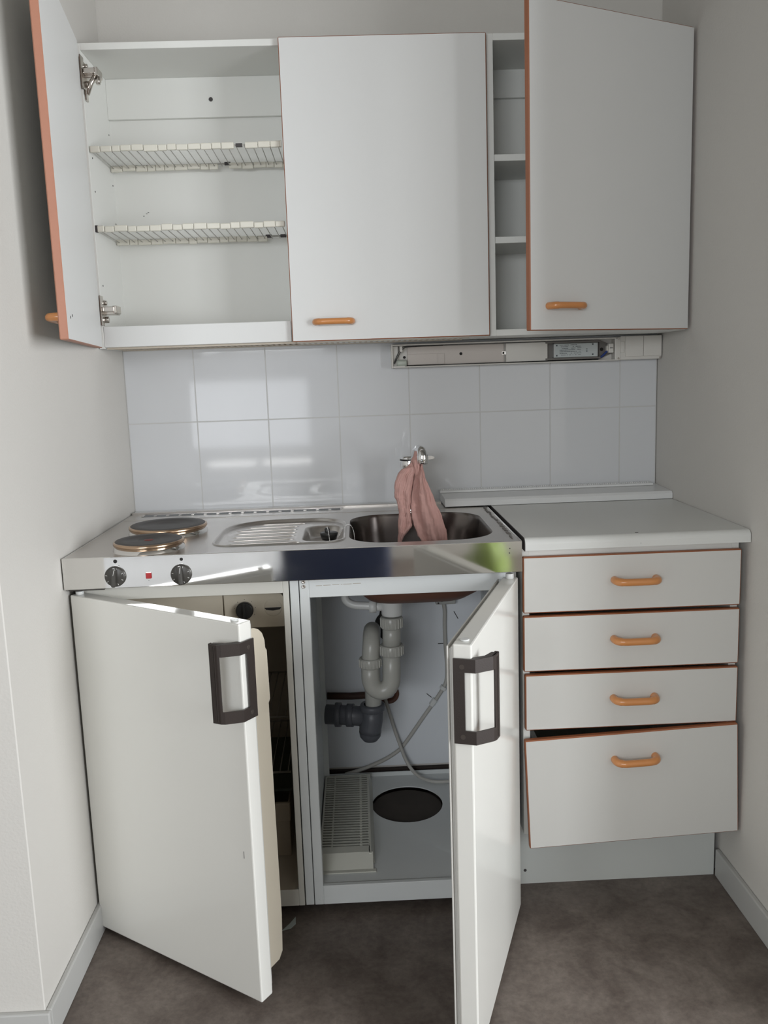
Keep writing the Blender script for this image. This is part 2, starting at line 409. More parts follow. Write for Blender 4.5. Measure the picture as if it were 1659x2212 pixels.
# ------------------------------------------------------------------ wall cabinet, right (one door ajar)
wr = thing('wall_cabinet', 'narrower white wall cabinet against the right wall, door half open over two shelves', 'wall cabinet', (1.26, -.12, ZB))
bm = bmesh.new()
bx(bm, 1.0025, 1.019, YF, -.001, ZB, ZT, bev=.0008); bx(bm, 1.497, 1.512, YF, -.001, ZB, ZT, bev=.0008)
bx(bm, 1.019, 1.497, YF, -.001, ZT-T, ZT, bev=.0008); bx(bm, 1.019, 1.497, YF, -.001, ZB, ZB+T, bev=.0008)
bx(bm, 1.019, 1.497, -.010, -.002, ZB+T, ZT-T); bx(bm, 1.019, 1.497, -.024, -.010, 2.0, ZT-T, bev=.001)
build('carcass', bm, LAMIN, wr)
for z in (1.791, 1.592): build('shelf', box(1.0195, 1.4965, YF+.004, -.0105, z, z+.016, bev=.0008), LAMIN, wr)
aR = math.radians(25)
d = build('door', slab(.497, DZ0, DZ1, .017, -1), [LAM, EDGE], wr, loc=(1.512, YF-.0185, 0), rot=(0, 0, aR), label='door half open with brown edging')
build('handle', bow_handle(), WOOD, d, loc=(-.497+.098, 0, 1.418))

# ------------------------------------------------------------------ lamp under the wall cabinet (cover missing)
FL = thing('under_cabinet_lamp', 'opened cream under-cabinet strip lamp fitting with bare ballast above the tiles', 'lamp', (1.07, -.02, 1.29))
YB = -.0087
bm = bmesh.new()
bx(bm, .754, 1.392, -.014, YB, 1.292, 1.352)
bx(bm, .754, 1.392, -.050, YB, 1.2895, 1.2925, bev=.0008); bx(bm, .754, 1.392, -.050, YB, 1.3495, 1.3535, bev=.0008)
bx(bm, .754, .758, -.052, YB, 1.2885, 1.3545, bev=.001)
bx(bm, .758, .792, -.044, -.014, 1.2925, 1.2945); bx(bm, .758, .774, -.030, -.014, 1.2925, 1.349, bev=.001)
bx(bm, .778, .786, -.040, -.014, 1.333, 1.349, bev=.001)
build('housing', bm, WPLAS, FL)
bm = bmesh.new(); bx(bm, .80, 1.075, -.020, -.014, 1.295, 1.347, bev=.001); bx(bm, .80, .905, -.0225, -.02, 1.296, 1.326, bev=.0005); bx(bm, .883, .885, -.024, -.02, 1.296, 1.326)
build('reflector_plate', bm, mat('bare_plate', (.58, .53, .49), .45), FL)
bm = box(1.078, 1.196, -.034, -.014, 1.295, 1.3475, bev=.001); build('cover_plate', bm, WPLAS, FL)
bm = bmesh.new(); cyl(bm, (1.072, -.026, 1.321), .004, .006, 'y', 12); bx(bm, 1.068, 1.079, -.026, -.02, 1.317, 1.325)
build('clip', bm, CHROME, FL)
bm = bmesh.new(); cyl(bm, (.952, -.0212, 1.323), .0042, .001, 'y', 14); cyl(bm, (.792, -.0146, 1.318), .004, .001, 'y', 14); each('screw_hole', bm, BLACK, FL)
bm = bmesh.new(); bx(bm, 1.188, 1.345, -.022, -.014, 1.2955, 1.3485, bev=.001); bx(bm, 1.190, 1.345, -.040, -.022, 1.3425, 1.3475); bx(bm, 1.190, 1.345, -.040, -.022, 1.2965, 1.3015)
prism(bm, [(1.345, 1.3485), (1.388, 1.331), (1.388, 1.313), (1.345, 1.2955)], -.024, -.014, 'y')
build('ballast_tray', bm, mat('dark_zinc', (.17, .16, .15), .5, .5), FL)
b_ = build('ballast', box(1.212, 1.337, -.042, -.022, 1.302, 1.3415, bev=.0015), BALL, FL); child_of_world(b_)
bm = box(1.2145, 1.335, -.0425, -.0418, 1.3035, 1.340); l_ = build('rating_label', bm, LABELM, b_)
bm = bmesh.new(); random.seed(3)
for row in range(7):
    z = 1.3375-row*.0046; x = 1.228
    while x < 1.288:
        L = random.uniform(.001, .004)
        if random.random() < .8: bx(bm, x, x+L, -.0429, -.0425, z-.0014, z)
        x += L+.0009
for x, z in ((1.220, 1.336), (1.220, 1.308), (1.322, 1.337), (1.322, 1.309)): bx(bm, x-.002, x+.002, -.0429, -.0425, z-.002, z+.002)
for k in range(3): bx(bm, 1.303, 1.307, -.0429, -.0425, 1.316+k*.004, 1.3175+k*.004)
build('print', bm, INK, b_)
bm = bmesh.new(); cyl(bm, (1.352, -.0245, 1.322), .0045, -.001, 'y', 14); each('screw_hole', bm, BLACK, FL)
bm = bmesh.new(); bx(bm, 1.366, 1.381, -.046, -.024, 1.311, 1.3375, bev=.003, seg=2); bx(bm, 1.362, 1.372, -.04, -.02, 1.3165, 1.332, bev=.002)
e_ = build('lamp_holder', bm, WPLAS, FL); child_of_world(e_)
build('contact_slot', box(1.3695, 1.378, -.0465, -.0458, 1.3235, 1.3255), MARK, e_)
bm = bmesh.new()
tube(bm, [(.762, -.034, 1.303), (.768, -.034, 1.318), (.780, -.036, 1.338), (.80, -.036, 1.3485), (.9, -.036, 1.3488), (1.19, -.036, 1.3488)], .0013, 6, res=6)
tube(bm, [(.762, -.036, 1.300), (.773, -.036, 1.320), (.788, -.038, 1.341), (.81, -.038, 1.3465), (.9, -.038, 1.3478)], .0013, 6, res=6)
tube(bm, [(.768, -.036, 1.2945), (1.0, -.036, 1.2945), (1.34, -.036, 1.2945)], .0012, 6)
each('black_wire', bm, BLACKPL, FL)
bm = bmesh.new(); tube(bm, [(1.338, -.034, 1.298), (1.35, -.034, 1.302), (1.367, -.033, 1.318)], .0032, 6, res=4); build('blue_wires', bm, BLUE, FL)
bm = bmesh.new(); cyl(bm, (.769, -.034, 1.302), .0095, .028, 'x', 20, .002); build('starter', bm, mat('starter_green', (.46, .50, .44), .4), FL)
sw = bmesh.new(); bx(sw, 1.383, 1.399, -.050, YB, 1.290, 1.354, bev=.002, seg=2)
bx(sw, 1.399, 1.5165, -.046, YB, 1.2905, 1.3565, bev=.002, seg=2)
sb = build('switch_box', sw, WPLAS, FL); child_of_world(sb)
build('cover_flap', box(1.413, 1.4635, -.050, -.046, 1.299, 1.3555, bev=.001), WPLAS, sb); build('cover_flap', box(1.465, 1.5155, -.050, -.046, 1.299, 1.3555, bev=.001), WPLAS, sb)
build('blank_plate', box(1.399, 1.410, -.049, -.046, 1.310, 1.342, bev=.001), WPLAS, sb)
bm = bmesh.new()
for x, z in ((1.393, 1.350), (1.393, 1.295), (1.511, 1.294)): cyl(bm, (x, -.0515, z), .0028, .002, 'y', 12)
each('screw', bm, NICKEL, sb)

# ------------------------------------------------------------------ steel worktop with hob and sink
H = .903; BX0, BX1 = .003, 1.002; BYB, BYF = -.055, -.653
wt = thing('sink_worktop', 'one piece stainless steel kitchen worktop with two hot plates, drainer and sink bowl', 'sink unit', (.5, -.35, .835))
bm = bmesh.new()
outer = [bm.verts.new((x, y, H)) for x, y in ((BX0+.003, BYF+.003), (BX1-.003, BYF+.003), (BX1-.003, BYB-.012), (BX0+.003, BYB-.012))]
bas = rr(.791, -.410, .168, .196, [.10, .09, .09, .10], 10)
dr = rr(.462, -.413, .154, .170, [.09, .13, .05, .05], 10)
Lb = ring3(bm, bas, H); Ld = ring3(bm, dr, H)
fill_holes(bm, [outer, Lb, Ld])
def inset(pts, c, s, o=(0, 0)):
    return [((a-c[0])*s[0]+c[0]+o[0], (b-c[1])*s[1]+c[1]+o[1]) for a, b in pts]
# drainer field: soft raised lip then shallow floor
prev = Ld
for s, z in ((.992, H+.0022), (.978, H+.0026), (.965, H+.0008), (.955, H-.0035), (.945, H-.005)):
    cur = ring3(bm, inset(dr, (.462, -.413), (s, s)), z); loft(bm, prev, cur); prev = cur
sb_pts = rr(.560, -.428, .049, .106, .040, 8)
Ls = ring3(bm, sb_pts, H-.005); fill_holes(bm, [prev, Ls])
p2 = Ls
for s, z in ((.95, H-.008), (.88, H-.020), (.80, H-.028), (.68, H-.031)):
    cur = ring3(bm, inset(sb_pts, (.560, -.428), (s, s)), z); loft(bm, p2, cur); p2 = cur
bm.faces.new(p2)
for k in range(7):                                            # pressed drainer ribs
    y = -.285-.042*k; xa = .335 + (.05 if k == 0 else .02 if k == 1 else 0); xb = .505-(.008 if 0 < k < 6 else -.01)
    tube(bm, [(xa, y, H-.0062), (xa+.02, y, H-.0045), (xb-.02, y, H-.0036), (xb, y, H-.0062)], [.0008, .0018, .0021, .0008], 10)
# raised rear upstand and folded rim
bx(bm, BX0+.003, .884, BYB-.012, BYB, H-.004, H+.006, bev=.002, seg=2)
bx(bm, BX0+.003, BX1-.003, -.165, -.160, H-.002, H+.0012, bev=.001)
build('top', bm, STEEL, wt)
bm = bmesh.new(); bx(bm, BX0, BX1, BYF, BYF+.004, .8345, H+.0008, bev=.0012, seg=2); bx(bm, BX0, BX1, BYF+.004, BYF+.02, .8345, .8365)
bx(bm, BX0, BX0+.003, BYF+.004, BYB, .836, H, bev=.0005); bx(bm, BX1-.003, BX1, BYF+.004, BYB, .836, H+.0015, bev=.0005)
build('polished_apron', bm, STEELP, wt)
bm = bmesh.new(); prev = ring3(bm, bas, H)
c0 = (.791, -.410)
for s, z in ((.985, H-.003), (.972, H-.010), (.935, H-.05), (.88, H-.105), (.81, H-.132), (.68, H-.147), (.45, H-.154), (.2, H-.157)):
    cur = ring3(bm, inset(bas, c0, (s, s), (-.03*(1-s), .10*(1-s))), z); loft(bm, prev, cur); prev = cur
bm.faces.new(prev); build('sink_bowl', bm, BASIN, wt)
bm = bmesh.new(); pts = inset(bas, c0, (1.0, 1.0)); prev = ring3(bm, pts, H-.006)
for s, z in ((.97, H-.040), (.945, H-.06), (.91, H-.110), (.85, H-.143), (.73, H-.163), (.50, H-.172), (.2, H-.175)):
    cur = ring3(bm, inset(bas, c0, (s, s), (-.03*(1-s), .10*(1-s))), z); loft(bm, prev, cur); prev = cur
bm.faces.new(prev); build('bowl_underside', bm, BROWN, wt, label='brown coated underside of the sink bowl')
bm = bmesh.new(); cyl(bm, (.760, -.36, H-.158), .038, .004); build('drain_strainer', bm, CHROME, wt)
# ventilation slots at the back
bm = bmesh.new(); bx(bm, .045, .600, -.106, -.078, H+.0002, H+.0012); build('vent_slots', bm, mat('vent_dark', (.20, .21, .22), .5), wt)
bm = bmesh.new()
for k in range(5): bx(bm, .045+.1385*k-.004, .045+.1385*k+.004, -.107, -.077, H+.001, H+.0022)
for k in range(16):
    if k % 4: bx(bm, .045+.0347*k-.004, .045+.0347*k+.004, -.106, -.094, H+.001, H+.0022)
each('vent_bar', bm, STEEL, wt)
# overflow slots in the little bowl
bm = bmesh.new()
for dx in (-.012, .006):
    for dy in (-.018, -.006): bx(bm, .553+dx, .553+dx+.007, -.46+dy-.004, -.46+dy+.004, H-.0312, H-.0302)
each('overflow_slot', bm, BLACK, wt)
# frayed sealant along the right-hand side
bm = bmesh.new(); random.seed(11); pts = []
for k in range(40): pts.append((.990+random.uniform(-.003, .003), -.17-.0115*k, H+.001+random.uniform(0, .001)))
tube(bm, pts, [random.uniform(.001, .0028) for _ in pts], 6); build('torn_sealant', bm, mat('old_sealant', (.22, .21, .20), .7), wt)
# hot plates
def hotplate(cx, cy, r, red):
    bm = bmesh.new(); lathe(bm, [(r+.003, .0), (r+.001, .006), (r-.004, .010)], (cx, cy, H), n=64)
    hp = build('hot_plate', bm, STEELP, wt, label='front hot plate with a red centre' if red else 'rear hot plate, the larger one'); child_of_world(hp)
    bm = bmesh.new(); lathe(bm, [(r-.006, .008), (r-.001, .010), (r+.0015, .014), (r+.001, .019), (r-.002, .0205), (r-.004, .020)], (cx, cy, H), n=64); build('rim', bm, BRONZE, hp)
    bm = bmesh.new(); lathe(bm, [(r-.003, .012), (r-.003, .0205), (r-.005, .0215), (r*.66, .0215), (r*.65, .0208), (r*.33, .0208), (r*.30, .0195), (.0005, .0195)], (cx, cy, H), n=64); build('iron_disc', bm, IRON, hp)
    if red:
        bm = bmesh.new(); lathe(bm, [(.0105, .0192), (.0105, .0200), (.0003, .0200)], (cx, cy, H), n=32); build('red_dot', bm, mat('faded_red_dot', (.16, .03, .025), .5), hp)
hotplate(.172, -.362, .094, False); hotplate(.172, -.566, .077, True)
# knobs
def knob(x, z, a):
    bm = bmesh.new(); lathe(bm, [(.0226, 0), (.0226, -.004), (.0212, -.007), (.0195, -.008), (.0004, -.008)], (x, BYF, z), 'y', 40)
    k_ = build('knob', bm, KNOBM, wt); child_of_world(k_)
    bm = bmesh.new(); bx(bm, -.0048, .0048, -.022, -.006, -.0205, .0205, bev=.003, seg=2)
    bmesh.ops.rotate(bm, cent=(0, 0, 0), matrix=Matrix.Rotation(a, 3, 'Y'), verts=bm.verts[:]); bmesh.ops.translate(bm, vec=(x, BYF, z), verts=bm.verts[:])
    build('grip', bm, KNOBM, k_)
    bm = bmesh.new()
    for q in (0, 50, 95, 140, 220, 265):
        b2 = math.radians(q)+.3; tube(bm, [(x+.0155*math.sin(b2), BYF-.0083, z+.0155*math.cos(b2)), (x+.0195*math.sin(b2), BYF-.0081, z+.0195*math.cos(b2))], .0006, 6)
    tube(bm, [(x+.004*math.sin(a+.15), BYF-.0223, z+.006), (x+.0185*math.sin(a+.15), BYF-.0222, z+.018)], .0005, 6)
    each('tick_mark', bm, WHITEMARK, k_)
knob(.116, .861, .06); knob(.258, .860, -.06)
bm = bmesh.new(); cyl(bm, (.118, BYF-.0012, .894), .0042, .002, 'y', 16); cyl(bm, (.260, BYF-.0012, .893), .0036, .002, 'y', 16); each('scale_hole', bm, BLACK, wt)
build('indicator_lamp', box(.1815, .1935, BYF-.003, BYF, .8535, .8665, bev=.0008), RED, wt)
bm = bmesh.new(); cyl(bm, (.975, BYF-.0008, .888), .0015, .001, 'y', 8); cyl(bm, (.974, BYF-.0008, .878), .0015, .001, 'y', 8); cyl(bm, (.187, BYF-.0008, .8485), .0008, .001, 'y', 8); each('rivet_hole', bm, MARK, wt)
# filler behind worktop
tag(build('filler_strip', box(.002, .90, BYB+.001, -.0095, .885, .9055, bev=.001), LEDGE), 'narrow white filler strip between steel worktop and left tiles', 'filler strip')

# ------------------------------------------------------------------ ledge behind the right worktop
lg = thing('splashback_ledge', 'long pale plastic ledge strip lying at the back of the white countertop', 'ledge strip', (1.2, -.1, H))
bm = bmesh.new(); prism(bm, [(-.150, .9065), (-.150, .921), (-.144, .927), (-.060, .929), (-.0095, .931), (-.0095, .9065)], .885, 1.5175, 'x'); build('body', bm, LEDGE, lg)
bm = bmesh.new(); prism(bm, [(-.042, .9305), (-.040, .936), (-.012, .9375), (-.0095, .931)], .882, 1.50, 'x'); build('top_profile', bm, LEDGE, lg)
bm = bmesh.new()
for k in range(98): bx(bm, .886+.0062*k, .889+.0062*k, -.0275, -.0205, .9362, .9392, bev=.0007)
build('knurled_edge', bm, mat('shiny_plastic_edge', (.8, .8, .8), .15), lg)

# ------------------------------------------------------------------ white countertop
ct = bmesh.new()
prof = [(-.0095, .8775), (-.0095, .9035)]
prof = [(-.012, .8775), (-.012, .9052), (-.622, .9052)]
for k in range(1, 7):
    a = PI/2*k/6; prof.append((-.622-.014*math.sin(a), .8912+.014*math.cos(a)))
prof += [(-.636, .8775)]
prism(ct, prof, 1.0125, 1.517, 'x')
co = build('countertop', ct, COUNT); tag(co, 'short white laminate countertop with rounded front edge above the drawers', 'countertop')
bm = bmesh.new(); bx(bm, 1.263, 1.270, -.618, -.6145, .9052, .9056); cyl(bm, (1.27, -.6365, .885), .0008, .001, 'y', 6); each('chip', bm, MARK, co)
bm = bmesh.new(); prism(bm, [(-.012, .8765), (-.012, .905), (-.6225, .905), (-.6325, .901), (-.637, .892), (-.637, .8765)], 1.0108, 1.0122, 'x'); build('dark_end_seam', bm, MARK, co)

# ------------------------------------------------------------------ drawer cabinet
dc = thing('drawer_cabinet', 'white base cabinet with four brown edged drawers, the bottom one hanging crooked', 'drawer cabinet', (1.26, -.32, 0))
bm = bmesh.new()
bx(bm, 1.010, 1.026, -.606, -.03, .186, .8765, bev=.0008); bx(bm, 1.488, 1.504, -.606, -.03, .186, .8765, bev=.0008)
bx(bm, 1.026, 1.488, -.606, -.585, .856, .8765); bx(bm, 1.026, 1.488, -.606, -.03, .186, .20); bx(bm, 1.026, 1.488, -.04, -.03, .20, .86)
build('carcass', bm, LAMIN, dc)
bm = box(1.004, 1.5065, -.515, -.499, 0, .190); pl = build('plinth', bm, mat('plinth_board', (.56, .58, .56), .5), dc); child_of_world(pl)
bm = bmesh.new(); cyl(bm, (1.029, -.5155, .036), .004, .001, 'y', 10); build('hole', bm, MARK, pl)
FYD = -.625
def drawer(z0, z1, x0=1.009, x1=1.503, hx=1.262, hz=None, y=FYD, rot=None, lab=None):
    cx, cz = (x0+x1)/2, (z0+z1)/2
    bm = bmesh.new(); bx(bm, x0-cx, x1-cx, 0, .016, z0-cz, z1-cz, bev=.0025, seg=1); bm.normal_update()
    for f in bm.faces: f.material_index = 0 if abs(f.normal.y) > .99 else 1
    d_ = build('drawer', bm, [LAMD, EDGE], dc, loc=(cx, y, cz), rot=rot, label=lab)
    bm = bmesh.new(); hw = (x1-x0)/2-.032; hh = (z1-z0)/2-.022
    bx(bm, -hw, -hw+.012, .017, .50, -hh, hh-.01); bx(bm, hw-.012, hw, .017, .50, -hh, hh-.01); bx(bm, -hw+.012, hw-.012, .49, .50, -hh, hh-.01); bx(bm, -hw+.012, hw-.012, .017, .49, -hh, -hh+.006)
    build('drawer_box', bm, LAMIN, d_)
    build('handle', bow_handle(.047, .028, .0083), WOOD, d_, loc=(hx-cx, 0, hz-cz))
drawer(.731, .8605, hz=.801); drawer(.5935, .7235, hz=.664); drawer(.4525, .5855, x0=1.012, hz=.523)
drawer(.172, .4425, x0=1.013, x1=1.508, hz=.380, hx=1.266, y=-.634, rot=(math.radians(.8), math.radians(-2.3), 0), lab='bottom drawer hanging crooked')

# ------------------------------------------------------------------ appliance door handle
def grip_handle(bm_t, side):
    """angled pull in door coordinates, free edge at x=side*w; profile from edge flange to raised grip"""
    pass
def sheet(bm, prof, th, z0, z1, s0, s1):
    """plate following polyline prof (x,y) between arc params s0..s1, from z0 to z1, thickness th"""
    L = [0]
    for i in range(len(prof)-1): L.append(L[-1]+math.dist(prof[i], prof[i+1]))
    def at(s):
        for i in range(len(prof)-1):
            if s <= L[i+1]+1e-9:
                t = (s-L[i])/(L[i+1]-L[i]); return (prof[i][0]+(prof[i+1][0]-prof[i][0])*t, prof[i][1]+(prof[i+1][1]-prof[i][1])*t)
        return prof[-1]
    ss = sorted({s0, s1} | {l for l in L if s0 < l < s1})
    P = [Vector(at(s)) for s in ss]; N = []
    for i in range(len(P)):
        t = (P[min(i+1, len(P)-1)]-P[max(i-1, 0)]).normalized(); N.append(Vector((t.y, -t.x)))
    poly = [(p.x, p.y) for p in P] + [((p-n*th).x, (p-n*th).y) for p, n in reversed(list(zip(P, N)))]
    prism(bm, poly, z0, z1, 'z')
def pull(door, wd, side, z0, z1, t):
    x = wd
    # (distance from hinge, y) : edge flange, bend, slanted grip, flat ridge
    pr = [(x+.0035, t-.002), (x+.0035, -.006), (x-.020, -.031), (x-.026, -.034), (x-.043, -.036)]
    if side < 0: pr = [(-a, b) for a, b in pr]
    L = [0]
    for i in range(len(pr)-1): L.append(L[-1]+math.dist(pr[i], pr[i+1]))
    th = .003*(1 if side > 0 else -1); bm = bmesh.new(); tot = L[-1]
    a, b = L[1]*.52, L[3]-.003
    sheet(bm, pr, th, z0, z0+.024, 0, tot); sheet(bm, pr, th, z1-.024, z1, 0, tot)
    sheet(bm, pr, th, z0+.024, z1-.024, 0, a); sheet(bm, pr, th, z0+.024, z1-.024, b, tot)
    # end webs standing on the door face
    s = 1 if side > 0 else -1
    for zz in (z0, z1-.004):
        prism(bm, [(s*(x+.003), .0), (s*(x+.003), -.006), (s*(x-.020), -.030), (s*(x-.043), -.034), (s*(x-.043), -.026), (s*(x-.020), -.018), (s*(x-.006), 0)], zz, zz+.004, 'z')
    h = build('handle', bm, DARKPL, door, label='dark brown angular pull')
    bm = bmesh.new()
    for k in range(4): bx(bm, s*(x-.0425+.0035*k), s*(x-.0408+.0035*k), -.0385, -.0345, z0+.004, z1-.004)
    bx(bm, s*(x-.046), s*(x-.043), -.0385, -.030, z0-.001, z1+.001, bev=.001)
    build('ridges', bm, DARKPL, h)
    bm = bmesh.new()
    for zz in (z0+.013, z1-.014): cyl(bm, (s*(x+.0062), t*.48, zz), .0042, .0008*s, 'x', 14)
    each('screw', bm, mat('dark_screw', (.10, .085, .075), .3, .5), h)

# ------------------------------------------------------------------ refrigerator
fr = thing('refrigerator', 'small cream-white built-in refrigerator under the hot plates with its door open', 'refrigerator', (.25, -.32, 0))
YFR = -.600
bm = bmesh.new()
bx(bm, .012, .028, YFR, -.04, .026, .832, bev=.001); bx(bm, .470, .4835, YFR, -.04, .026, .832, bev=.001)
bx(bm, .028, .470, YFR, -.04, .795, .832, bev=.001); bx(bm, .028, .470, YFR, -.04, .026, .068, bev=.001)
bx(bm, .028, .470, -.06, -.04, .068, .795)
build('body', bm, mat('fridge_enamel', (.66, .65, .60), .3), fr)
bm = bmesh.new()
inn = [(x, z) for x, z in rr(.249, .4315, .2212, .3635, .012, 5)]
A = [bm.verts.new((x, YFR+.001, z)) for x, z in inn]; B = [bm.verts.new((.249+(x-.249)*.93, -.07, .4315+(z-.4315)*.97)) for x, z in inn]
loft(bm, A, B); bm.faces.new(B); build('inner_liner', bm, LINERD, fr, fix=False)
build('control_panel', box(.03, .3185, -.505, -.30, .692, .792, bev=.002), LINER, fr)
cp = build('control_panel', box(.3205, .466, -.508, -.30, .690, .792, bev=.002), LINER, fr); child_of_world(cp)
bm = bmesh.new(); cyl(bm, (.370, -.522, .735), .0205, .014, 'y', 36, .002); bx(bm, .367, .373, -.528, -.520, .717, .753, bev=.001); build('thermostat_dial', bm, BLACKPL, cp)
bm = bmesh.new()
for k in range(9):
    a = PI*2*k/9; cyl(bm, (.370+.025*math.sin(a), -.5085, .735+.025*math.cos(a)), .0009, .001, 'y', 8)
each('dial_mark', bm, MARK, cp)
bm = bmesh.new(); lathe(bm, [(.021, 0), (.021, -.001), (.0195, -.001)], (.436, -.508, .738), 'y', 40); build('light_cover', bm, LINER, cp)
bm = bmesh.new(); prism(bm, [(.416, .738), (.456, .738), (.452, .733), (.436, .731), (.420, .733)], -.5095, -.508, 'y'); build('light_slot', bm, BLACKPL, cp)
for z in (.442, .296):
    bm = bmesh.new(); tube(bm, [(.045, -.45, z), (.452, -.45, z)], .0028, 8); tube(bm, [(.045, -.12, z), (.445, -.12, z)], .0028, 8)
    for k in range(20): tube(bm, [(.055+k*.0205, -.45, z), (.055+k*.0203, -.12, z)], .0013, 6)
    build('wire_shelf', bm, mat('shelf_wire', (.32, .30, .27), .35, .3), fr)
bm = bmesh.new(); bx(bm, .06, .443, -.455, -.451, .072, .168, bev=.001); bx(bm, .055, .446, -.462, -.450, .168, .217, bev=.002); bx(bm, .06, .064, -.451, -.16, .072, .21); bx(bm, .439, .443, -.451, -.16, .072, .21); bx(bm, .064, .439, -.451, -.16, .072, .076)
build('vegetable_drawer', bm, mat('drawer_plastic', (.44, .38, .30), .4), fr)
bm = box(.05, .450, -.44, -.12, .240, .246); build('cover_shelf', bm, mat('dark_green_glass', (.03, .04, .03), .2), fr)
# door
a1 = math.radians(34.9); TD = .034
fd = build('door', box(0, .498, 0, TD, .0175, .8165, bev=.003, seg=2), ENAM, fr, loc=(.005, -.6255, 0), rot=(0, 0, -a1), label='white refrigerator door standing open')
pull(fd, .498, 1, .625, .782, TD)
bm = bmesh.new(); bx(bm, .006, .492, TD, TD+.006, .024, .810, bev=.001); bx(bm, .010, .488, TD+.006, TD+.012, .028, .806, bev=.002); build('gasket', bm, mat('white_gasket', (.66, .66, .64), .45), fd)
bm = bmesh.new(); base = TD+.010
prof = [(base, .785), (base+.030, .785), (base+.044, .779), (base+.055, .768), (base+.061, .752), (base+.062, .735), (base+.066, .730), (base+.068, .625), (base+.063, .618), (base+.064, .40), (base+.066, .145), (base+.062, .060), (base+.050, .045), (base, .040)]
prism(bm, prof, .028, .468, 'x'); bmesh.ops.recalc_face_normals(bm, faces=bm.faces[:])
bmesh.ops.bevel(bm, geom=[e for e in bm.edges], offset=.0015, segments=1, affect='EDGES'); build('inner_shelf_panel', bm, LINER, fd, label='cream moulded inside of the door')
bm = bmesh.new(); cyl(bm, (.472, .017, .8165), .008, .003); cyl(bm, (.014, .016, .8165), .009, .008); each('hinge_cap', bm, PIPEW, fd)
build('scratch', box(.4735, .4745, -.0004, .001, .33, .345), MARK, fd)
bm = bmesh.new(); bx(bm, .006, .085, -.636, -.600, .8275, .833, bev=.001); build('hinge_bracket', bm, mat('dark_bracket', (.05, .045, .04), .5), fr)

# ------------------------------------------------------------------ sink cabinet
scb = thing('sink_cabinet', 'open white metal sink cabinet with plumbing between refrigerator and drawers', 'sink cabinet', (.75, -.32, 0))
bm = bmesh.new()
bx(bm, .5075, .529, YFR, YFR+.03, .026, .833, bev=.0012); bx(bm, .977, .998, YFR, YFR+.03, .026, .833, bev=.0012)
bx(bm, .529, .977, YFR, YFR+.003, .782, .833, bev=.0008); bx(bm, .529, .977, YFR, YFR+.012, .026, .074, bev=.0012)
build('front_frame', bm, ENAMC, scb)
bm = bmesh.new(); bx(bm, .5085, .5135, YFR+.03, -.06, .03, .83); bx(bm, .5135, .5285, -.07, -.06, .06, .83); bx(bm, .992, .997, YFR+.03, -.06, .03, .83)
each('side_panel', bm, ENAMC, scb)
bm = bmesh.new(); bx(bm, .486, .5055, YFR+.001, YFR+.02, .026, .833, bev=.001); build('filler_stile', bm, ENAMC, scb)
# floor with round hole
bm = bmesh.new(); hole = [(.752+.100*math.cos(2*PI*k/48), -.212+.104*math.sin(2*PI*k/48)) for k in range(48)]
for z in (.070, .067):
    o_ = [bm.verts.new((x, y, z)) for x, y in ((.5145, YFR+.012), (.9915, YFR+.012), (.9915, -.035), (.5145, -.035))]; h_ = ring3(bm, hole, z); fill_holes(bm, [o_, h_])
    if z == .070: o1, h1 = o_, h_
loft(bm, h1, h_, smooth=False); loft(bm, o1, o_, smooth=False)
bx(bm, .5145, .9915, -.036, -.032, .067, .082)
build('floor_panel', bm, ENAMC, scb)
bm = bmesh.new(); cyl(bm, (.752, -.212, .060), .0985, .001); build('dark_opening', bm, mat('dirty_subfloor', (.05, .04, .033), .8, var=.3, scale=15), scb)  # mottled dark disc below the round floor hole
bm = bmesh.new()
for z in (.819, .808): lathe(bm, [(.0042, 0), (.0042, -.0015), (.0025, -.002), (.0022, -.001), (.0003, -.001)], (.5175, YFR, z), 'y', 16)
each('screw', bm, NICKEL, scb)
build('corner_notch', box(.509, .527, YFR-.0006, YFR+.001, .829, .833), MARK, scb)
build('back_panel', box(.505, 1.0, -.0062, -.0006, .090, .86), mat('bluish_white_panel', (.76, .79, .83), .5, var=.03, scale=5), scb)
bm = bmesh.new(); cyl(bm, (.522, YFR-.001, .040), .0035, .002, 'y', 12); build('plug_button', bm, ENAMC, scb)
bm = bmesh.new(); random.seed(5); x = .545
while x < .64: L = random.uniform(.003, .02); bx(bm, x, x+L, YFR-.0004, YFR+.001, .8085+(x-.545)*.02, .8095+(x-.545)*.02); x += L+random.uniform(0, .004)
build('scuff_marks', bm, mat('brown_scuff', (.38, .33, .26), .7), scb)
a2 = math.radians(70.5)
sd = build('door', box(-.498, 0, 0, TD, .0175, .8165, bev=.003, seg=2), ENAM, scb, loc=(.9975, -.6255, 0), rot=(0, 0, a2), label='white sink cabinet door standing open, seen edge on')
pull(sd, .498, -1, .640, .793, TD)
bm = bmesh.new(); bx(bm, -.493, -.006, TD, TD+.004, .024, .810, bev=.001); bx(bm, -.489, -.010, TD+.004, TD+.008, .028, .806, bev=.001); bx(bm, -.496, -.006, TD+.008, TD+.011, .022, .812, bev=.001)
build('gasket', bm, mat('white_gasket_strip', (.62, .61, .58), .5), sd)
bm = bmesh.new(); cyl(bm, (-.474, .017, .8165), .008, .003); cyl(bm, (-.016, .016, .8165), .009, .012); each('hinge_cap', bm, PIPEW, sd)

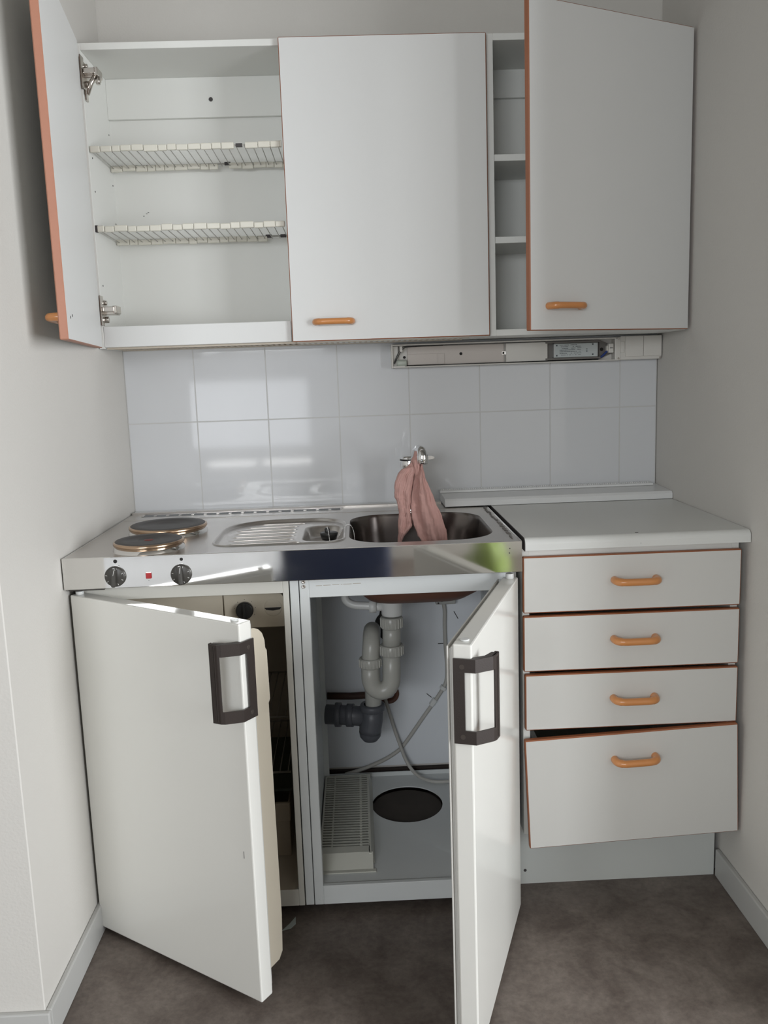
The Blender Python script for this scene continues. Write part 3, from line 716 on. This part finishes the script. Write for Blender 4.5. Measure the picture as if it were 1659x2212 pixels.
# ------------------------------------------------------------------ drain trap
st = thing('drain_trap', 'pale grey plastic S-shaped sink trap with dark grey outlet bend inside the cabinet', 'drain pipe', (.72, -.36, .26))
yy = -.36
bm = bmesh.new(); lathe(bm, [(.001, .0), (.026, 0), (.027, .004), (.027, .040), (.031, .046), (.031, .052), (.001, .052)], (.722, yy, .666), n=32)
tube(bm, [(.700, yy, .688), (.672, yy, .690)], .011, 16); build('waste_outlet', bm, PIPEW, st)
bm = bmesh.new(); tube(bm, [(.678, yy, .690), (.655, yy+.002, .692), (.630, yy+.004, .694), (.612, yy+.006, .701), (.603, yy+.008, .716), (.602, yy+.010, .760)], .0105, 16, res=5); ov = build('overflow_pipe', bm, PIPEW, st)
bm = bmesh.new(); tube(bm, [(.664, yy, .690), (.682, yy, .690)], .0165, 20); build('overflow_nut', bm, PIPEW, st)
def nut(z, r, h, x, y):
    bm = bmesh.new(); cyl(bm, (x, y, z), r, h, n=32, bev=.002)
    for k in range(20):
        a = 2*PI*k/20; bx(bm, x+(r)*math.cos(a)-.0014, x+(r)*math.cos(a)+.0014, y+r*math.sin(a)-.0014, y+r*math.sin(a)+.0014, z+.003, z+h-.003)
    build('union_nut', bm, PIPEG, st)
nut(.632, .028, .030, .720, yy)
bm = bmesh.new(); tube(bm, [(.720, yy, .645), (.718, yy, .575)], .0235, 24); build('tailpipe', bm, PIPEG, st)
nut(.560, .030, .028, .718, yy)
bm = bmesh.new()
U = [(.717, yy, .580), (.716, yy, .510)]
for k in range(1, 13):
    a = PI*k/12; U.append((.6885+.0275*math.cos(a), yy, .500-.036*math.sin(a)))
U += [(.661, yy, .545)]
tube(bm, U, .0235, 24); build('u_bend', bm, PIPEG, st)
nut(.530, .0285, .025, .662, yy)
bm = bmesh.new(); Ar = [(.662, yy, .535), (.664, yy, .565), (.666, yy+.006, .588), (.668, yy+.028, .606), (.670, yy+.070, .606), (.671, yy+.108, .588), (.669, yy+.130, .555), (.667, yy+.140, .53), (.667, yy+.140, .350)]
tube(bm, Ar, .0225, 24, res=5); build('return_bend', bm, PIPEG, st)
bm = bmesh.new(); yb = yy+.14
lathe(bm, [(.024, .012), (.033, .012), (.035, .006), (.034, -.004), (.030, -.008)], (.664, yb, .362), n=32)
tube(bm, [(.664, yb, .366), (.662, yb, .33), (.656, yb, .305), (.655, yb, .292)], [.030, .030, .031, .031], 24)
lathe(bm, [(.031, 0), (.029, -.014), (.020, -.026), (.008, -.031), (.0005, -.032)], (.655, yb, .295), n=32)
tube(bm, [(.655, yb+.01, .332), (.600, yb+.02, .336), (.533, yb+.03, .338)], .0275, 24)
tube(bm, [(.610, yb+.018, .336), (.592, yb+.021, .336)], .032, 24); tube(bm, [(.575, yb+.024, .337), (.560, yb+.026, .337)], .034, 24)
build('outlet_bend', bm, PIPED, st, label='dark grey outlet bend')

# wall marks, hole, plank
bm = bmesh.new(); random.seed(9); rim = []
for k in range(26):
    a = 2*PI*k/26; q = random.uniform(.88, 1.12); rim.append((.719+.036*q*math.cos(a), .535+.055*q*math.sin(a)))
prism(bm, rim, -.0078, -.0064, 'y'); tag(build('wall_hole', bm, BLACK), 'dark ragged hole broken in the wall behind the sink trap', 'hole')
bm = bmesh.new(); lathe(bm, [(.030, -.001), (.030, -.012), (.024, -.014), (.017, -.006), (.017, -.001)], (.716, -.0056, .322), 'y', 32)
tag(build('pipe_collar', bm, BROWN), 'round brown pipe collar on the wall behind the sink trap', 'pipe collar')
bm = bmesh.new(); tube(bm, [(.530, -.017, .325), (.60, -.017, .321), (.695, -.017, .323)], .0105, 10); tag(build('wall_pipe', bm, WOODD), 'rusty brown pipe running along the wall left of the trap', 'pipe')
bm = bmesh.new(); tube(bm, [(.585, -.05, .655), (.602, -.03, .650), (.615, -.012, .650)], .010, 12); tag(build('pipe_stub', bm, BROWN), 'short brown pipe stub below the white overflow pipe', 'pipe')

# cables
jb = thing('junction_box', 'grey electrical junction box on the wall at the upper right inside the sink cabinet', 'junction box', (.89, -.02, .6))
build('box', box(.862, .922, -.034, -.0064, .597, .66, bev=.004, seg=2), mat('grey_box', (.44, .44, .42), .5), jb)
bm = bmesh.new(); cyl(bm, (.880, -.037, .612), .006, .004, 'y', 16); cyl(bm, (.870, -.0345, .602), .003, .001, 'y', 8); each('knockout', bm, MARK, jb)
bm = bmesh.new()
tube(bm, [(.886, -.018, .600), (.890, -.0140, .57), (.889, -.0125, .53), (.890, -.0125, .46), (.893, -.0125, .40), (.889, -.0125, .352), (.866, -.0125, .310), (.817, -.0125, .242), (.760, -.0140, .163), (.735, -.0140, .137), (.690, -.014, .110), (.625, -.018, .086), (.575, -.02, .073)], .0058, 10, res=5)
c1 = build('cable', bm, CABLE); tag(c1, 'grey cable clipped along the wall from the junction box down to the left', 'cable'); 
bm = bmesh.new(); bx(bm, -.009, .009, -.018, 0, -.006, .006, bev=.002); bmesh.ops.rotate(bm, cent=(0, 0, 0), matrix=Matrix.Rotation(math.radians(35), 3, 'Y'), verts=bm.verts[:])
build('cable_clip', bm, PIPEW, c1, loc=(.879, -.0064, .334))
bm = bmesh.new(); bx(bm, -.007, .007, -.018, 0, -.012, .012, bev=.002); bmesh.ops.rotate(bm, cent=(0, 0, 0), matrix=Matrix.Rotation(math.radians(35), 3, 'Y'), verts=bm.verts[:])
build('cable_clip', bm, PIPEW, c1, loc=(.848, -.0064, .290))
bm = bmesh.new()
tube(bm, [(.703, -.022, .315), (.716, -.024, .262), (.728, -.026, .215), (.742, -.03, .170), (.757, -.036, .125), (.775, -.05, .095), (.80, -.075, .0795), (.84, -.10, .0765), (.90, -.10, .0765), (.95, -.09, .0765)], .0052, 10, res=5)
tag(build('cable', bm, CABLE), 'grey cable hanging from behind the trap onto the cabinet floor', 'cable')
bm = bmesh.new()
for p, q in (((.868, .470), (.884, .470)), ((.83, .315), (.845, .302)), ((.93, .545), (.918, .568))): tube(bm, [(p[0], -.0068, p[1]), (q[0], -.0068, q[1])], .0012, 5)
tag(build('pencil_marks', bm, MARK), 'short dark pencil strokes on the wall behind the clipped cable', 'wall marks')

# ------------------------------------------------------------------ louvred cover lying in the cabinet
gv = thing('louvred_cover', 'white plastic slatted ventilation cover lying on the sink cabinet floor', 'ventilation cover', (.586, -.3, .071))
zf, zt = .0705, .098
bm = bmesh.new()
bx(bm, .517, .522, -.505, -.075, zf, zt, bev=.001)
prism(bm, [(.640, zt), (.646, zt), (.655, zf), (.649, zf)], -.505, -.075, 'y')
bx(bm, .517, .650, -.080, -.075, zf, zt, bev=.001)
prism(bm, [(-.500, zt), (-.470, zt), (-.470, zt-.003), (-.500, zt-.003)], .522, .642, 'x')
prism(bm, [(-.500, zt), (-.500, zt-.003), (-.535, zf), (-.540, zf)], .518, .650, 'x')
bx(bm, .515, .657, -.548, -.534, zf, zf+.003, bev=.001)
bx(bm, .618, .624, -.47, -.08, zt-.008, zt-.0005); bx(bm, .545, .549, -.47, -.08, zt-.008, zt-.0005)
build('frame', bm, mat('yellowed_cover', (.62, .62, .56), .45), gv)
bm = bmesh.new()
for k in range(29):
    y = -.466+.0133*k
    prism(bm, [(y, zt+.001), (y+.006, zt+.001), (y+.009, zt-.008), (y+.006, zt-.008)], .522, .641, 'x')
    prism(bm, [(.641, zt+.001), (.6475, zt-.006), (.6525, zf+.006), (.649, zf+.006), (.641, zt-.004)], y+.001, y+.006, 'y')
build('slats', bm, mat('yellowed_slats', (.62, .62, .56), .45), gv)

# ------------------------------------------------------------------ faucet
fc = thing('faucet', 'chrome mixer tap at the back of the sink bowl', 'faucet', (.79, -.14, H))
bm = bmesh.new(); lathe(bm, [(.030, .0016), (.030, .005), (.025, .010), (.0245, .05), (.0270, .108), (.0290, .120), (.0285, .143), (.0265, .148), (.018, .1495), (.0005, .1495)], (.793, -.150, H), n=40); build('body', bm, CHROME, fc)
bm = bmesh.new(); lathe(bm, [(.0293, .136), (.0290, .141)], (.793, -.150, H), n=40); build('black_ring', bm, BLACKPL, fc)
bm = bmesh.new(); tube(bm, [(.798, -.160, 1.012), (.800, -.20, 1.045), (.804, -.245, 1.073), (.809, -.285, 1.0795), (.8125, -.310, 1.073), (.8135, -.322, 1.058)], [.010, .0105, .011, .012, .013, .0135], 20, res=5); s_ = build('spout', bm, CHROME, fc); child_of_world(s_)
bm = bmesh.new(); lathe(bm, [(.0142, .022), (.0148, .018), (.0148, .002), (.0138, 0), (.010, 0), (.010, .004), (.0005, .004)], (.8135, -.322, 1.046), n=28); build('aerator', bm, CHROME, s_)
bm = bmesh.new(); prism(bm, [(.806, 1.0375), (.856, 1.0425), (.858, 1.047), (.852, 1.0505), (.806, 1.052)], -.172, -.140, 'y'); bmesh.ops.recalc_face_normals(bm, faces=bm.faces[:]); bmesh.ops.bevel(bm, geom=bm.edges[:], offset=.002, segments=2, affect='EDGES')
build('lever', bm, CHROME, fc)

# ------------------------------------------------------------------ cloth over the spout
def cx2(px, py): return (.792+.00119*(px-895)-.00003*(py-985), 1.068-.00119*(py-985)-.00005*(px-895))
def lobe(rows, y0, seed, pleats, amp, below):
    random.seed(seed); bm = bmesh.new(); n = 34; grid = []
    R_ = []
    for i in range(len(rows)-1):
        for k in range(6):
            t = k/6; t = t; R_.append([rows[i][j]*(1-t)+rows[i+1][j]*t for j in range(3)])
    R_.append(list(rows[-1]))
    if below:
        l = R_[-1]
        for k in range(1, 10): R_.append([l[0]+k*30*.6, l[1]+below[0]*k, l[2]+below[1]*k])
    ph = [random.uniform(0, 6.28) for _ in range(6)]
    for i, (cy, l, r_) in enumerate(R_):
        row = []; v = i/(len(R_)-1)
        for j in range(n+1):
            s = j/n; X = l+(r_-l)*s
            x, z = cx2(840+X/8.85, 950+cy/8.85)
            wv = min(1, (r_-l)/250)
            d = amp*wv*(math.cos(2*PI*pleats*(s+.05*math.sin(3*v+ph[0]))+ph[1])*.75 + .10*math.cos(2*PI*pleats*2.3*s+ph[2]+2*v)+.12*math.sin(26*v+9*s+ph[3])+.08*math.sin(60*s+31*v+ph[4]))
            curve = .020*(1-(2*s-1)**2)*min(1, wv*1.4)
            y = y0-d-curve-.03*v+.012
            x += .0007*math.sin(31*v+ph[5])*(1 if s > .5 else -1)
            row.append(bm.verts.new((x, y, z)))
        grid.append(row)
    for i in range(len(grid)-1):
        for j in range(n):
            f = bm.faces.new((grid[i][j], grid[i][j+1], grid[i+1][j+1], grid[i+1][j])); f.smooth = True
    return bm
def join(dst, src):
    me = bpy.data.meshes.new('tmp'); src.to_mesh(me); src.free(); dst.from_mesh(me); bpy.data.meshes.remove(me)
left = [(440, 415, 455), (500, 360, 470), (560, 255, 495), (610, 215, 500), (650, 170, 485), (700, 152, 468), (760, 140, 455), (850, 120, 445), (930, 108, 440), (1000, 100, 430), (1080, 118, 418), (1150, 145, 418), (1230, 170, 408), (1300, 176, 404), (1450, 172, 414), (1600, 170, 430), (1660, 168, 398), (1750, 163, 335), (1850, 160, 262), (1930, 158, 226), (1990, 158, 210)]
right = [(445, 600, 640), (500, 610, 655), (560, 585, 662), (620, 555, 670), (700, 510, 688), (800, 475, 738), (900, 455, 775), (1000, 440, 812), (1100, 425, 850), (1200, 415, 892), (1300, 414, 935), (1400, 424, 975), (1500, 442, 1020), (1600, 460, 1050), (1700, 490, 1074), (1800, 540, 1090), (1880, 590, 1102), (1950, 640, 1112), (2010, 690, 1118)]
neck = [(235, 505, 560), (300, 480, 590), (370, 455, 620), (440, 430, 645), (520, 430, 650), (600, 440, 640), (700, 440, 600), (850, 440, 560), (1000, 425, 490), (1150, 415, 470), (1300, 415, 460), (1450, 422, 458), (1600, 432, 455)]
bm = bmesh.new()
join(bm, lobe(left, -.335, 2, 1.1, .009, (3, -2))); join(bm, lobe(right, -.335, 4, 1.8, .010, (9, 2))); join(bm, lobe(neck, -.312, 8, 1.2, .004, None))
cl = build('pink_cloth', bm, PINK); tag(cl, 'crumpled dusty pink cleaning cloth hanging over the tap into the sink', 'cloth')
s = cl.modifiers.new('thickness', 'SOLIDIFY'); s.thickness = .0018
tx = bpy.data.textures.new('crumple', 'CLOUDS'); tx.noise_scale = .018
dm = cl.modifiers.new('crumple', 'DISPLACE'); dm.texture = tx; dm.strength = .006; dm.texture_coords = 'LOCAL'; dm.mid_level = .5

# ------------------------------------------------------------------ plug with ball chain
pg = thing('sink_plug', 'black rubber sink plug on a ball chain lying in the small drainer bowl', 'sink plug', (.572, -.42, H-.03))
bm = bmesh.new(); lathe(bm, [(.0005, 0), (.018, 0), (.0215, .012), (.0225, .016), (.020, .018), (.0005, .018)], (.572, -.405, H-.026), n=32); lathe(bm, [(.006, .0), (.007, .008), (.003, .012), (.0003, .012)], (.568, -.402, H-.0085), n=16)
build('stopper', bm, BLACKPL, pg)
bm = bmesh.new(); ch = spline([Vector(p) for p in [(.568, -.402, H+.004), (.572, -.43, H-.004), (.577, -.468, H-.026), (.586, -.462, H-.024), (.596, -.440, H-.015), (.606, -.425, H+.001), (.616, -.395, H+.006), (.626, -.385, H+.003), (.6325, -.400, H-.010), (.635, -.44, H-.03), (.638, -.46, H-.06)]], 10)
acc = 0; last = ch[0]; pts = [last]
for p in ch:
    acc += (p-last).length; last = p
    if acc > .0036: pts.append(p); acc = 0
for p in pts: lathe(bm, [(.0004, -.0014), (.0012, -.0008), (.0015, 0), (.0012, .0008), (.0004, .0014)], p, n=8)
tube(bm, pts, .0004, 4); build('ball_chain', bm, CHROME, pg)

# ------------------------------------------------------------------ scrap on the floor
bm = bmesh.new(); prism(bm, [(.432, -.655), (.447, -.632), (.460, -.606), (.462, -.632), (.452, -.648)], .0005, .002, 'z')
tag(build('paper_scrap', bm, PAPER), 'tiny pale scrap of paper on the floor in front of the refrigerator', 'scrap')

# ------------------------------------------------------------------ unseen things added behind the camera to shape the steel apron reflection
ot = thing('ottoman', 'navy fabric ottoman behind the viewer, mirrored dark in the steel apron', 'ottoman', (.5, -3.4, 0))  # added stand-in for the viewer's dark jeans in the apron reflection
build('cushion', box(.22, .80, -3.65, -3.2, .06, .47, bev=.04, seg=4), NAVY, ot)
for x in (.27, .75):
    for y in (-3.6, -3.25):
        bm = bmesh.new(); cyl(bm, (x, y, 0), .018, .06); build('leg', bm, WOODD, ot)
bm = bmesh.new(); random.seed(21)
bmesh.ops.create_icosphere(bm, subdivisions=4, radius=1)
for v in bm.verts:
    p = v.co; q = 1+.10*math.sin(5*p.x+3*p.z)+.07*math.sin(9*p.z+4*p.y)+.05*math.sin(13*p.x-7*p.y)
    v.co = Vector((1.32+.12*p.x*q, -3.30+.09*p.y*q, max(.0, .21+.21*p.z*q)))
for f in bm.faces: f.smooth = True
tag(build('green_bag', bm, GREEN), 'crumpled lime green bag on the floor behind the viewer, mirrored in the steel apron', 'bag')  # added unseen, gives the apron reflection its green patch
mt = thing('mattress', 'low white mattress lying on the floor far behind the viewer', 'mattress', (-.8, -3.9, 0))  # added reflector, makes the left of the apron mirror bright
build('pad', box(-1.9, .18, -4.6, -3.15, .002, .20, bev=.05, seg=4), mat('white_cotton', (.75, .76, .78), .8, bump=.3, bscale=20), mt)
bm = bmesh.new(); tube(bm, [(-1.85, -3.151, .10), (.13, -3.151, .10)], .004, 8); build('seam', bm, CABLE, mt)
